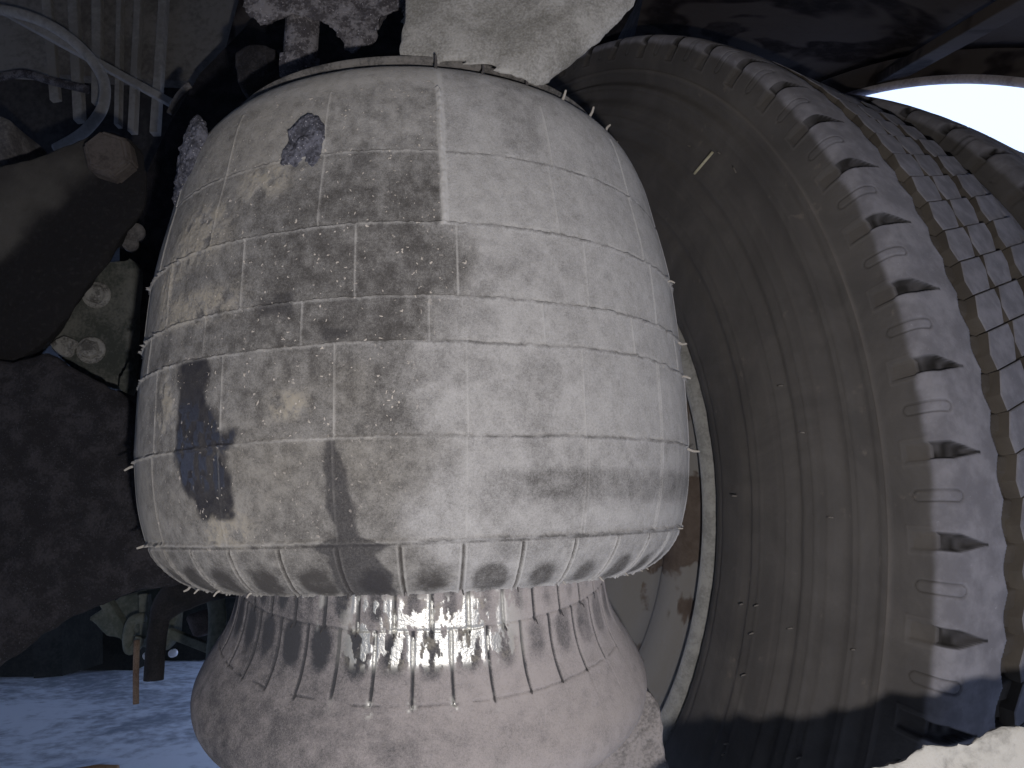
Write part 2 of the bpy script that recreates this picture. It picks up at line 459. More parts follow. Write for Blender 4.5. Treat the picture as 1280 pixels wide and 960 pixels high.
    dust = leftv*(1-rt)+rightv*rt
    fin = fbm(U*260, Sx*260, 57, 3)
    dust += (big-.5)*.25*(1-.35*rt)*np.where(Z > ZE, 1., .55) + (med-.5)*.14*(1-.2*rt)*np.where(Z > ZE, 1., .6) + (fin-.5)*.40*(1-.4*rt)
    dust += .28*ss(-30, -8, T)*ss(.14, .165, Z)*(1-rt)*.6
    dust += .09*ss(-12, -26, T)*up
    dust += .22*ss(-42, -58, T)*up                             # smoother dusty skin at the far left
    dust += .12*ss(-48, -56, T)*(vs-.5)
    dust += .45*ss(.0024, .0006, np.abs(np.radians(T-10.2)*Rr+.0018*(fbm(U*300, Z*300, 19, 3)-.5)))*(Z > ZB)*up
    dust += .22*ss(.196, .206, Z)*(1-rt)
    # grubby blotches on the pale half
    dust -= rt*.13*ss(.52, .74, fbm(U*45+2, Sx*45, 55, 4))*ss(45, 25, T)
    # grey band low on the last row
    band = bump((Z-.0225)/.0125, 1.)*ss(10, 22, T)
    dust -= .24*ss(.1, .9, band)*(.6+1.2*(med-.3))
    dust += .10*bump((Z-.008)/.008, 1.)*ss(5, 15, T)
    # dark worn ovals between the ribs of the lobe
    oval = ss(.15, .9, bump((np.abs(dl)-.0118)/.0115, 1.)*bump((ln-.66)/.50, 1.)*(.9+1.1*noise(np.floor((Tw+0)/10), 0*T, 94))+.5*(med-.5))
    dust -= inl*oval*.40
    dust -= .45*bump(dl, .0009)*inl; dust += .25*rid*inl
    dust -= .4*bump(Sx-s6-.0012, .0007)*(.4+.6*ss(.3, .6, noise(U*130, 0*U, 97)))
    dust = np.where(seam7 > .2, dust+.2*seam7, dust)
    dust += (seam*(1-.85*rt)*.42*(noise(U*220, Sx*3, 58)*.8+.2) + vert*(.42-.26*rt)*(.15+1.4*med))*up
    dust -= .38*seam*rt*(.45+.55*ss(.3, .6, noise(U*160, Sx*40, 59)))
    dust += mud*.15
    # stains (bluish black, some still wet)
    def patch(t0, z0, t1, z1, soft=.0025, sd=1, rag=.004):
        dx = np.maximum(np.radians(t0-T), np.radians(T-t1))*.15; dz = np.maximum(z1-Z, Z-z0)
        d = np.maximum(dx, dz) + rag*2*(fbm(U*120, Sx*120, sd, 4)-.5)
        return ss(soft, -soft, d)
    dc = np.interp(Z, [.005, .012, .03, .045, .062, .08], [-27.5, -28.2, -31., -32.6, -33.7, -34.]); dw = np.interp(Z, [.005, .012, .03, .045, .062, .08], [2.5, 3.8, 5.4, 5.4, 3.9, 3.5])
    dw = np.where(T < dc, dw, dw*1.0)
    drip = ss(1.2, -1.0, np.abs(T-dc)-dw + 3.4*(fbm(U*150, Sx*110, 61, 4)-.5))*ss(.0115, .0145, Z+.004*(med-.5))*ss(.0805, .0785, Z)
    drip = np.maximum(drip, patch(-29, .0475, -24, .0415, sd=64, rag=.004))
    drip = np.clip(drip, 0, 1)*up
    cx = -7.3+1.7*ss(.04, .0, Z); wv = .5+1.35*ss(.0425, .028, Z)+3.2*ss(.006, -.012, Z)+1.5*bump((Z-.0005)/.004, 1.)*2
    strk = ss(.9, -.7, (np.abs(T-cx-1.2*ss(.002, -.015, Z))-wv + 2.0*(fbm(U*130, Sx*130, 65, 3)-.5))/.6)*ss(.0425, .0405, Z)*(nr > -.6)
    blue = np.clip(patch(-20.5, .1035, -14, .0945, .002, 66, .004) + patch(-8.5, .087, -3.5, .0815, .002, 67, .004)
                   + patch(-5, .168, -2, .158, .003, 68, .004)*.6, 0, 1)
    stain = np.clip(drip*1.15 + .62*strk + .5*blue, 0, 1)*(.8+.5*(fin-.5))
    dust = dust*(1-stain*.75) + stain*.03
    wet = drip*ss(.40, .56, fbm(U*330, Sx*200, 69, 3))*ss(.070, .054, Z)*ss(.018, .03, Z)
    tan = np.clip(mud*1.0 + .22*ss(.5, .7, big)*(1-rt), 0, 1)
    grit_glint = np.clip(drip*1.6*ss(.07, .05, Z)+(1-rt)*up*(1-stain*.3)*ss(-62, -50, T)*np.where(Z > ZE, 1., .45) + drip, 0, 1)*ss(.02, 0., Sx*0)  # specks over the drip are wet glints put into the colour
    olive = np.clip((1-rt)*(.55+.9*(big-.5))+.3*(1-rt)*(Z < ZE)+.3*ss(-40, -60, T), 0, 1)
    Zd = Z + nz*h; Rd = Rr + nr*h
    cs, sn = np.cos(np.radians(T))*Rd, np.sin(np.radians(T))*Rd
    P = SC + Zd[..., None]*SAX + cs[..., None]*SFR + sn[..., None]*SE1
    me = grid_mesh('bellows', P, True, dict(dust=dust, wet=wet, tan=tan, grit_glint=grit_glint, stain=stain, olive=olive))
    return link('bellows', me, M_spring, spring)
bellows = build_bellows()

# sleeve that the bellows rolls down over: ribbed waist and wide foot
NC = np.array([-.0486, .4452, 0.]); NAX, NFR, NE1 = axframe((-.0025, -.2342, 1))
def build_neck():
    pr = [(.03, .095), (0., .0985), (-.0178, .1008), (-.030, .1030), (-.040, .1064), (-.048, .1110), (-.056, .1162), (-.064, .1208), (-.0715, .1242), (-.079, .1248), (-.086, .1225), (-.0915, .117), (-.094, .108), (-.0945, .09)]
    s, z, r, nz, nr = profile(pr, 300)
    if nr.mean() < 0: nz, nr = -nz, -nr
    th = angles(-80, 80, 560, 60)
    T, Z = np.meshgrid(th, z, indexing='ij'); Rr = np.broadcast_to(r, T.shape); Sx = np.broadcast_to(s, T.shape)
    U = np.radians(T)*.105; h = 0*T
    so = lambda zz: np.interp(-zz, -z, s)
    q = 360/38
    dU = np.radians(np.mod(T+1.557+q/2, q)-q/2)*Rr; dL = np.radians(np.mod(T-3.229+q/2, q)-q/2)*Rr
    jag = .0025*(noise(T/q*2+3, 0*T, 5)-.5)
    rowU = ss(so(-.0195)+.0015, so(-.0195)-.0005, Sx+jag); rowL = ss(so(-.0185)-.0005, so(-.0185)+.0005, Sx)*ss(so(-.0475)+.0015, so(-.0475)-.001, Sx+jag*1.5)
    gU = bump(dU, .0012)*rowU; gL = bump(dL, .0011)*rowL*ss(0, .6, 1-(Sx-so(-.0185))/(so(-.049)-so(-.0185))+.3)
    h -= gU*.0015 + gL*.0013
    h += (bump(dU+.0020, .0014)*rowU + bump(dL+.0018, .0012)*rowL)*.0002
    sm1 = bump(Sx-so(-.0185)+.0006*(noise(U*300, 0*U, 3)-.5), .0009); sm2 = bump(Sx-so(-.0475)+.0008*(noise(U*260, 0*U, 4)-.5), .0009)*ss(.3, .5, noise(U*180, 0*U, 8))
    h -= sm1*.0006 + sm2*.0007
    # faint lines carrying on down the foot
    rowF = ss(so(-.0475), so(-.05), Sx)*ss(so(-.068), so(-.056), Sx)
    h -= bump(dL, .0007)*rowF*.0003*ss(15, 30, T)
    h += .0008*(fbm(U*30, Sx*30, 14, 4)-.5)
    big = fbm(U*22, Sx*22, 71, 5); med = fbm(U*90, Sx*90, 72, 4)
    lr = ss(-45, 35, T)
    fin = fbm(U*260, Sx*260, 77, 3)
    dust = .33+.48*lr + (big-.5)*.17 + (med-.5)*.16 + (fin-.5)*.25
    # worn dark ovals in the upper part of each lower panel, faint in the upper panels
    q2 = q*.5
    oL = bump((np.abs(dL)-.0087)/.0095, 1.)*bump((Sx-so(-.027))/.019, 1.)
    pn = noise(np.floor((T-3.229)/q)+.0, 0*T, 91); pn2 = noise(np.floor((T+1.557)/q)+.0, 0*T, 92)
    oL = oL*(.65+.6*pn)+.35*(fbm(U*60, Sx*45, 93, 4)-.5)
    dust -= .55*ss(.15, .75, oL+.25*(med-.5))*rowL*(1-.35*ss(10, 40, T))
    oU = bump((np.abs(dU)-.0087)/.0070, 1.)*ss(so(-.0195), so(-.010), Sx)
    dust -= .34*ss(.2, .8, oU*(.55+.7*pn2)+.6*(med-.5))*rowU
    dust -= 1.0*(gU+gL) + .15*sm1 + .25*sm2
    fade = ss(so(-.0475), so(-.064), Sx)
    dust -= .15*ss(.52, .68, big)*fade
    dust += .10*ss(-45, -60, T)
    # rubbed, still damp patches round the waist, with the flash highlight painted in
    w0 = ss(-18, -8, T)*ss(36, 20, T)*ss(0, .35, bump((Sx-so(-.019))/.020, 1.))
    edgeU = bump(dU+.0022, .0024)*rowU*ss(-30, -14, T)*ss(40, 18, T)
    spl = fbm(U*420, Sx*160, 73, 4)
    near = np.maximum(bump(dU, .0052)*rowU, bump(dL, .0052)*rowL)
    wet = w0*ss(.475, .50, spl+.14*near-.05*oL+.05*bump(T-8, 20)-.05*bump(Sx-so(-.034), .008)-.12*ss(so(-.0135), so(-.0095), Sx)*(1-bump(dU+.0014, .0034)))
    wet = np.maximum(wet, .9*edgeU*ss(.35, .6, noise(U*500, Sx*160, 74)))
    wet = np.maximum(wet, bump(dL, .003)*ss(-20, 0, T)*ss(30, 10, T)*ss(so(-.044), so(-.047), Sx)*ss(so(-.053), so(-.050), Sx)*ss(.5, .7, noise(U*700, Sx*700, 75)))
    tan = .5*ss(.55, .7, fbm(U*160, Sx*160, 76, 3))*w0
    Zd = Z+nz*h; Rd = Rr+nr*h
    cs, sn = np.cos(np.radians(T))*Rd, np.sin(np.radians(T))*Rd
    P = NC + Zd[..., None]*NAX + cs[..., None]*NFR + sn[..., None]*NE1
    me = grid_mesh('ribbed_sleeve', P, True, dict(dust=dust, wet=wet, tan=tan, grit_glint=.3*w0))
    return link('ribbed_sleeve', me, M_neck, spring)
build_neck()

def spt(T, z, r):
    t = math.radians(T); return SC + z*SAX + r*(math.cos(t)*SFR + math.sin(t)*SE1), math.cos(t)*SFR + math.sin(t)*SE1
def npt(T, z, r):
    t = math.radians(T); return NC + z*NAX + r*(math.cos(t)*NFR + math.sin(t)*NE1), math.cos(t)*NFR + math.sin(t)*NE1

# bead plate clamped on top
def build_bead():
    bm = bmesh.new(); disc_bm(bm, (SC+.2245*SAX).tolist(), SAX.tolist(), [(-.006, .09), (.0, .095), (.0004, .1118), (.0010, .1126), (.0028, .1127), (.0035, .112), (.0038, .06)], 120)
    return link('bead_plate', bm_mesh('bead_plate', bm), M_bead, spring)
build_bead()

# rubber whiskers left by the mould vents: one mesh, many copies
def whisker_mesh(L, r, mat):
    bm = bmesh.new(); tube_bm(bm, spline([(0, 0, 0), (.15*L, 0, .5*L), (.0*L, .05*L, L)], 3), [r*1.25, r*1.1, r, r, r*.9, r*.85, r*.7], 6)
    me = bm_mesh('rubber_whisker', bm); me.materials.append(mat); return me
wl, wd_ = whisker_mesh(1., .13, M_whisk), whisker_mesh(1., .13, M_whiskd)
random.seed(4)
def whisker(p, d, L, me=wl):
    o = bpy.data.objects.new('rubber_whisker', me); C.objects.link(o); o.parent = spring
    o.matrix_parent_inverse = Matrix.Translation(-spring.location)
    q = Vector(d).normalized().to_track_quat('Z', 'Y')
    o.matrix_basis = Matrix.Translation(Vector(p)) @ (q.to_matrix().to_4x4() @ Matrix.Rotation(random.uniform(0, 6.28), 4, 'Z')) @ Matrix.Diagonal((min(L, .005), min(L, .005), L, 1))
for T, L, dk in ((10, .006, 1), (20.5, .0045, 1), (32, .005, 1), (43, .005, 0), (54, .0055, 0), (64, .005, 0), (73, .004, 0)):
    p, n = spt(T, .2165, .1205); whisker(p, n*.55+SAX*.8, L, wd_ if dk else wl)
for k in range(-6, 8):
    T = 2.5+10*k*1.11
    p, n = spt(T, -.0185, .1225)
    if k < -2 or k > 2: whisker(p, n*.55-SAX*.75+.3*SE1*(-1 if k < 0 else 1), random.uniform(.003, .0048) if k < 0 else random.uniform(.002, .0032))
    else: whisker(p, n*.3-SAX*.9, random.uniform(.0018, .003), wd_)
for (T, z, r, L) in ((-72, ZE, .150, .007), (71, ZE, .150, .0065), (-66, ZF, .143, .005), (69, ZF, .143, .003), (71, ZC, .149, .005), (70, ZD, .150, .005),
                     (68, ZB, .147, .004)):
    p, n = spt(T, z, r); whisker(p, n*.9-SAX*.3, L)
for k in range(-3, 7):
    T = -1.557+360/38*k
    p, n = npt(T, -.0195, .1018); whisker(p, n*.6-NAX*.6, .0022, wd_)
    p, n = npt(T+4.8, -.047, .1096); whisker(p, n*.5-NAX*.7, .0025 if k > 1 else .0015, wd_)

# clods of mud stuck to the bellows
def clod(label, T, z, r, rad, rot, disp, group=None):
    p, n = spt(T, z, r)
    q = Matrix((SE1.tolist(), SAX.tolist(), n.tolist())).transposed()
    t = math.radians(T); tang = -math.sin(t)*SFR + math.cos(t)*SE1
    B = Matrix((tang.tolist(), SAX.tolist(), n.tolist())).transposed().to_4x4()
    bm = bmesh.new(); bmesh.ops.create_icosphere(bm, subdivisions=6, radius=1)
    for v in bm.verts:
        u = v.co; k = 1+.35*(float(noise(u.x*2+5, u.y*2+rot*7, 3))-.5)*2; v.co = Vector((u.x*k, u.y*k, u.z))
    bmesh.ops.transform(bm, matrix=B @ Matrix.Rotation(rot, 4, 'Z') @ Matrix.Diagonal(Vector((*rad, 1))), verts=bm.verts)
    o = link('mud_clod', bm_mesh('mud_clod', bm), M_clod); o.location = p.tolist()
    for sc, st in disp:
        m = o.modifiers.new('d', 'DISPLACE'); m.texture = clouds(sc); m.strength = st; m.mid_level = .5; m.texture_coords = 'LOCAL'
    dg = bpy.context.evaluated_depsgraph_get(); me = bpy.data.meshes.new_from_object(o.evaluated_get(dg)); o.modifiers.clear(); o.data = me
    return tag(o, label, 'mud clod', group)
clod('small blue-grey mud clod stuck on the upper left face of the air spring', -14.4, .1695, .1395, (.0095, .0165, .0024), -.30, ((.006, .0045), (.0022, .0014)))
clod('wide dark mud cake on the left shoulder edge of the air spring', -54, .187, .1335, (.015, .023, .0062), -.45, ((.006, .005), (.002, .002)))

# seat below the sleeve
seat = slab('spring_seat', [(470, 1000), (540, 960), (600, 948), (700, 925), (765, 898), (792, 862), (808, 862), (822, 874), (830, 892), (829, 912), (831, 940), (842, 1060), (560, 1060)], .43, .12, M_seat, voxel=.0022, smooth=4, disp=((.03, .006), (.008, .0025)))
tag(seat, 'dusty cast iron seat that the foot of the air spring stands on', 'spring seat')

# ------------------------------------------------------------------ wheels
M_tyre = NT('dusty_tyre_rubber')
def tyre_mat():
    t = M_tyre; ge = t.n('ShaderNodeNewGeometry'); t.co = ge.outputs['Position']
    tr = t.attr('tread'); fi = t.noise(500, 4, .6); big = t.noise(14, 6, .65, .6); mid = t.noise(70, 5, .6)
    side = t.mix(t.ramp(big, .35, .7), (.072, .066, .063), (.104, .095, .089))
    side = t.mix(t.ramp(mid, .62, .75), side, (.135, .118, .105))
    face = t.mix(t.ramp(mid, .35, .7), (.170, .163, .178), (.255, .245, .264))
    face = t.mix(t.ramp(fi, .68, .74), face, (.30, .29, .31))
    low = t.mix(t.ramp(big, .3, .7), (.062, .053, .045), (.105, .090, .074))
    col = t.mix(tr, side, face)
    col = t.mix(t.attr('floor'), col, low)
    col = t.mix(t.attr('pit_shade'), col, (.020, .018, .017))  # recess shade put into the colour of notch tips, slots and loops
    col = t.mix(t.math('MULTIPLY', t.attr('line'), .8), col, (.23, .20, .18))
    h = t.math('ADD', t.math('MULTIPLY', fi, .4), t.math('MULTIPLY', mid, .6))
    t.bump(h, .5, .0012)
    return t.done(col, .85, .25)
tyre_mat()
NOT0, NP = 177.4, 5.625
def build_tyre(parent, shift, hi=True, rs=1.):
    pr = [(.014, .286), (.004, .2915), (-.010, .299), (-.024, .314), (-.036, .340), (-.044, .370), (-.0485, .400), (-.0485, .430), (-.046, .450),
          (-.0435, .463), (-.0440, .475), (-.0435, .4876), (-.0405, .4935), (-.034, .4970), (-.020, .4995), (-.002, .501), (.046, .502), (.12, .502), (.152, .5005), (.163, .4975), (.169, .490), (.172, .478), (.174, .455),
          (.176, .42), (.170, .37), (.150, .32), (.12, .29)]
    sp_ = np.array(spline(pr, 24)); L = np.r_[0, np.cumsum(np.hypot(*np.diff(sp_, axis=0).T))]
    k = np.argmin(np.hypot(sp_[:, 0]+.0435, sp_[:, 1]-.4876)); s0 = L[k]
    k2 = np.argmin(np.abs(sp_[:, 0]-.002)+np.where(sp_[:, 1] < .48, 9, 0)); s1 = L[k2]
    def dens(s, o):
        x = s-s0
        w = np.full_like(s, .45)
        w += 1.0*(x > -.024)*(x < s1-s0+.006) + .3*(x > -.12)*(x <= -.024)
        w = np.where((s > s1+.006), .35, w)
        w += 1.5*(np.abs(o-.1335) < .006)*(s > s1)
        return w
    nprof = 380 if hi else 170
    s, a, b, na, nr = profile(pr, nprof, dens)
    mid = nprof//2
    if nr[np.argmin(np.abs(a-.05))] < 0: na, nr = -na, -nr
    ph = angles(92, 208, 1400 if hi else 500, 120)
    T, A_ = np.meshgrid(ph, a, indexing='ij'); B_ = np.broadcast_to(b, T.shape); X = np.broadcast_to(s-s0, T.shape)
    arc = np.radians(T)*.49; h = 0*T
    # concentric relief of the sidewall
    onside = X < -.002
    for r0, w, hh in ((.3055, .0012, .0012), (.326, .0012, .0008), (.346, .0010, .0009), (.364, .0012, .0008), (.396, .0012, .0010), (.411, .0010, .0008), (.427, .0012, .0010), (.442, .0010, .0009), (.318, .0025, -.001), (.335, .0010, .0012), (.357, .006, -.0018), (.372, .0012, .0010), (.388, .0010, .0007), (.404, .0055, -.0022),
                      (.418, .0016, .0014), (.436, .007, -.0024), (.4465, .003, .0012), (.4535, .0055, -.0030), (.462, .0016, .0022)):
        h += bump(B_-r0, w)*hh*1.25*onside
    # tread: groove band between the ribs
    tooth = np.abs(np.mod((T-NOT0)/(NP/2), 1.)-.5)*2
    edge = -.0025+.0040*(tooth**1.3-.5)
    gmask = ss(edge-.0004, edge+.0004, A_)*(X > 0)
    e2 = ss(.1375, .1368, A_)
    gm = gmask*e2*(X > 0)*(A_ > -.02)*(B_ > .485)
    fl_ = (T-NOT0)
    slot = bump(np.radians(np.mod(fl_+NP/4, NP/2)-NP/4)*.5+.42*(A_-.004), .0017)*(A_ < .013)
    step = ss(.35, .45, np.mod((fl_)/(NP/2)+.02, 1.))*ss(1., .9, np.mod(fl_/(NP/2)+.02, 1.))
    h -= gm*(.0052+.0022*step + .008*slot)
    # notches across the shoulder
    c = np.radians(np.mod(fl_+NP/2, NP)-NP/2)*.49
    hw = np.where(X < 0, .0048, .0040*np.clip(1.12-np.clip((X-.010)/.020, 0, 1)*1.15, 0, 1))
    m1 = ss(.0005, -.0005, np.abs(c)-hw)*(X > -.0140)*(X < .031)
    h -= m1*np.where(X < 0, .0018+.0018*ss(-.0140, 0, X), .0042*ss(.031, .024, X)+.001)
    pit_shade = ss(.0009, -.0001, np.abs(c)-hw-.0004)*(X < .032)*ss(-.0005, .0008, X)*(.85+.5*(noise(arc*200, X*200, 12)-.5)) + 1.2*slot*gm
    rim1 = bump(np.abs(c)-.0072, .0010)*(X < 0)*(X > -.015)+bump(X+.0150, .0012)*(np.abs(c) < .0075)
    h += rim1*.0004
    # fine closed loops between the notches
    c2 = np.radians(np.mod(fl_, NP)-NP/2)*.49
    dd = np.hypot(c2, np.maximum(np.maximum(X-.013, -.008-X), 0)); loop = bump(dd-.0030, .0007)*(np.abs(X-.002) < .02); h -= loop*.0014; pit_shade = pit_shade + .55*loop
    h += .0010*(fbm(arc*40, X*40, 5, 4)-.5)
    wear = bump(X, .010)*.0012*(fbm(arc*120, X*60, 6, 3)); h -= wear
    tread = ss(-.003, .002, X+.004*(fbm(arc*60, X*60, 7, 3)-.5))*ss(s1*0+.0, .001, B_-.47)
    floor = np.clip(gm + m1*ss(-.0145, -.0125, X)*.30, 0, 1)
    line = bump(B_-.4618, .0014)*onside*(.2+.4*noise(arc*30, X, 4)) + .25*bump(B_-.427, .0012)*onside*noise(arc*25, X, 8) + bump(B_-.388, .0012)*onside*.3*noise(arc*20, X, 5) + .35*bump(B_-.335, .0012)*onside + .1*rim1
    ah, bh = A_+na*h, (B_+nr*h)
    bh = bh + (rs-1)*.5*ss(.29, .48, bh)
    P = wp(0*ph, 0, 0)[:, None, :]*0 + Wc + (ah+shift)[..., None]*A3 + (bh*np.cos(np.radians(T)))[..., None]*E2 + (bh*np.sin(np.radians(T)))[..., None]*E3
    me = grid_mesh('tyre', P, True, dict(tread=tread, floor=floor, line=line, pit_shade=pit_shade))
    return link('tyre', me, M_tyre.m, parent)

def block_bm(bm, a0, a1, M, n=0, skew=-.42):
    """hexagonal tread block, lateral span a0..a1, local frame M(x lateral, y circumferential, z out)"""
    hl = NP/2*math.pi/180*.5/2 - .0004
    w = (a1-a0)/2; c = (a0+a1)/2; pt = .0045
    out = [(-w+pt, -hl), (w-pt*.4, -hl), (w, -hl*.1), (w-pt*1.2, hl), (-w+pt*.6, hl), (-w-pt*.1, hl*.1)]
    top, bot = [], []
    for x, y in out:
        y2 = y + skew*(c+x-.0115)
        top.append(bm.verts.new(M @ Vector((c+x, y2, 0)))); bot.append(bm.verts.new(M @ Vector((c+x*1.01, y2*1.0, -.0088))))
    f = bm.faces.new(top)
    for i in range(6): bm.faces.new((top[i], bot[i], bot[(i+1) % 6], top[(i+1) % 6]))
    return f
def block_mesh(a0, a1):
    bm = bmesh.new(); f = block_bm(bm, a0, a1, Matrix.Identity(4))
    bmesh.ops.bevel(bm, geom=list(f.edges), offset=.0006, segments=1, affect='EDGES')
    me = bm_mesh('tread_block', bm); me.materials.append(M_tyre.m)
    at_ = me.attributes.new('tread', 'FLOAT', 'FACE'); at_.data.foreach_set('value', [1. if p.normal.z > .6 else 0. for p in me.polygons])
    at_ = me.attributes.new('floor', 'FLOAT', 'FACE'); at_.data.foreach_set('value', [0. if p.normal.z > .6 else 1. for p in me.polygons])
    return me
ROWS = [(.0125, .0450, 0.), (.0462, .0800, 0.), (.0915, .1290, 0.)]
def wheel_matrix(off, r, phi):
    p = math.radians(phi); out = E2*math.cos(p)+E3*math.sin(p); tg = -E2*math.sin(p)+E3*math.cos(p)
    o = Wc + off*A3 + r*out
    return Matrix(((A3[0], tg[0], out[0], o[0]), (A3[1], tg[1], out[1], o[1]), (A3[2], tg[2], out[2], o[2]), (0, 0, 0, 1)))
def build_wheel(label, shift, hi, rs=1.):
    w = empty('truck_wheel', (Wc+shift*A3).tolist(), label, 'wheel', 'twin truck wheels')
    ty = build_tyre(w, shift, hi, rs)
    rest = bmesh.new(); nb = 128
    for (a0, a1, ph0) in ROWS:
        me = block_mesh(a0, a1) if hi else None
        for k in range(nb):
            phi = (NOT0 + NP/4 + ph0*NP/2 + k*NP/2) % 360
            Mx = wheel_matrix(shift, .5022+(rs-1)*.5, phi)
            if hi and 100 < phi < 215:
                o = bpy.data.objects.new('tread_block', me); C.objects.link(o); o.parent = ty
                o.matrix_basis = Mx
            else: block_bm(rest, a0, a1, Mx)
    me = bm_mesh('tread_block', rest)
    at_ = me.attributes.new('tread', 'FLOAT', 'POINT'); at_.data.foreach_set('value', np.ones(len(me.vertices)))
    o = bpy.data.objects.new('tread_block', me); C.objects.link(o); me.materials.append(M_tyre.m); o.parent = ty; o['kind'] = 'stuff'
    return w, ty
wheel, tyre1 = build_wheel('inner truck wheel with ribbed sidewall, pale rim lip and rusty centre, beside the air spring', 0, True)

def lathe_wheel(name, pts, shift, mat, parent, n=200, attrs=None, sm=True):
    p = np.array(spline(pts, 8) if sm else pts); ph = np.linspace(0, 360, n, endpoint=False)
    T, a = np.meshgrid(ph, p[:, 0], indexing='ij'); b = np.broadcast_to(p[:, 1], T.shape)
    P = Wc + (a+shift)[..., None]*A3 + (b*np.cos(np.radians(T)))[..., None]*E2 + (b*np.sin(np.radians(T)))[..., None]*E3
    return link(name, grid_mesh(name, P, True), mat, parent)
M_rim = dirty('chalky_rim_paint', (.25, .245, .23), (.38, .37, .35), (.3, .65), 70, 500, bmp=.4, rough=.6)
def rust_mat(name, grey):
    t = NT(name); v = t.noise(11, 5, .5, .8); m = t.noise(45, 6, .65, .5); fi = t.noise(400, 3, .6)
    c = t.mix(t.ramp(m, .3, .7), (.10, .075, .060), (.165, .130, .108))
    c = t.mix(t.ramp(v, .50-grey, .53-grey), c, (.26, .245, .23))
    c = t.mix(t.ramp(v, .66, .68), c, (.15, .14, .135))
    t.bump(t.math('ADD', t.math('MULTIPLY', t.ramp(v, .50-grey, .53-grey), .8), t.math('MULTIPLY', fi, .3)), .6, .002)
    return t.done(c, .85, .2)
M_rust = rust_mat('rusty_flaking_barrel', -.2); M_drum = rust_mat('grey_flaking_drum', .04)
def rim_for(w, sh):
    rim = lathe_wheel('rim', [(.016, .2875), (.006, .2925), (-.002, .2935), (-.0085, .2900), (-.0105, .2845), (-.0080, .2795), (-.001, .2768), (.006, .2765), (.011, .279)], sh, M_rim, w)
    lathe_wheel('rim_barrel', [(.010, .276), (.022, .270), (.04, .266), (.10, .262), (.16, .262), (.20, .285)], sh, M_rust, w)
rim_for(wheel, 0)
lathe_wheel('brake_drum', [(.012, .2700), (.018, .2580), (.018, .246), (.012, .243), (.012, .215), (.020, .210), (.020, .185), (.004, .180), (.002, .12), (.03, .11), (.03, .01)], 0, M_drum, wheel, sm=False)
wheel2, tyre2 = build_wheel('outer truck wheel, only its tread shoulder showing behind the inner one at upper right', .235, False, 1.045)
rim_for(wheel2, .235)

# a stalk of straw on the sidewall
straw_p = [at(868, 217, .80), at(880, 203, .803), at(891, 190, .81)]

# ------------------------------------------------------------------ mudguard
M_guard = NT('mottled_mudguard')
def guard_mat():
    t = M_guard; v = t.noise(6, 3, .5, 1.2); f = t.noise(60, 5, .6)
    c = t.mix(t.ramp(v, .40, .46), (.016, .012, .011), (.070, .058, .052)); c = t.mix(t.ramp(v, .60, .66), c, (.020, .016, .016))
    c = t.mix(t.math('MULTIPLY', t.ramp(f, .4, .75), .5), c, (.06, .050, .045)); t.bump(f, .5, .004); return t.done(c, .95, .08)
guard_mat()
mg = empty('mudguard', (Wc+.15*A3+.60*E3).tolist(), 'mottled dark mudguard arching over both truck wheels', 'mudguard')
RG = .64
def sheet(name, o0, o1, r0, r1, p0, p1, mat, parent, th=.003, n=80, m=24, dz=.006):
    ph = np.linspace(p0, p1, n); t = np.linspace(0, 1, m); T, Q = np.meshgrid(ph, t, indexing='ij')
    a = o0+(o1-o0)*Q; b = r0+(r1-r0)*Q + dz*(fbm(T*.05, Q*5, 3, 3)-.5)
    def pos(b): return Wc + a[..., None]*A3 + (b*np.cos(np.radians(T)))[..., None]*E2 + (b*np.sin(np.radians(T)))[..., None]*E3
    o = link(name, grid_mesh(name, pos(b), False), mat, parent); mm = o.modifiers.new('t', 'SOLIDIFY'); mm.thickness = th; return o
sheet('guard_sheet', -.34, .405, RG, RG, 20, 160, M_guard.m, mg, .004)
M_lip = dirty('pink_grey_lip', (.30, .26, .26), (.50, .45, .45), (.3, .6), 20, 300)
sheet('arch_lip', .402, .408, RG-.038, RG+.004, 18, 162, M_guard.m, mg, .004, m=6, dz=0)
bm = bmesh.new(); tube_bm(bm, [Vector(wp(.405, RG-.040, q)) for q in np.linspace(18, 162, 90)], .0055, 8)
link('arch_bead', bm_mesh('arch_bead', bm), M_lip, mg)
def side_pt(px, py, off):            # point on the plane at lateral offset off of the wheel
    d = FW + R2*(px-640)/F_PX - U2*(py-480)/F_PX
    t = (off + Wc@A3)/(d@A3); return d*t
def on_guard(px, py, r):
    d = FW + R2*(px-640)/F_PX - U2*(py-480)/F_PX
    dp = d-A3*(d@A3); op = -Wc+A3*(Wc@A3); a = dp@dp; b = 2*dp@op; c = op@op-r*r
    return d*((-b+math.sqrt(b*b-4*a*c))/(2*a))
q0, q1 = Vector(on_guard(1085, 112, RG-.012)), Vector(on_guard(1275, 2, RG-.012))
tag(bar('guard_strap', q0, q1+(q1-q0)*.12, .028, .012, M_guard.m, None), 'straight metal strap running diagonally under the mudguard at upper right', 'metal strap')
s0_ = [Vector(side_pt(868, 217, -.053)), Vector(side_pt(880, 203, -.056)), Vector(side_pt(891, 190, -.056))]
M_straw = dirty('dry_straw', (.36, .33, .22), (.50, .46, .34), (.3, .6), 100, 400)
tag(tube('straw_stalk', s0_, .0011, M_straw, None, 6, 4), 'short dry straw stalk stuck on the tyre sidewall', 'straw')

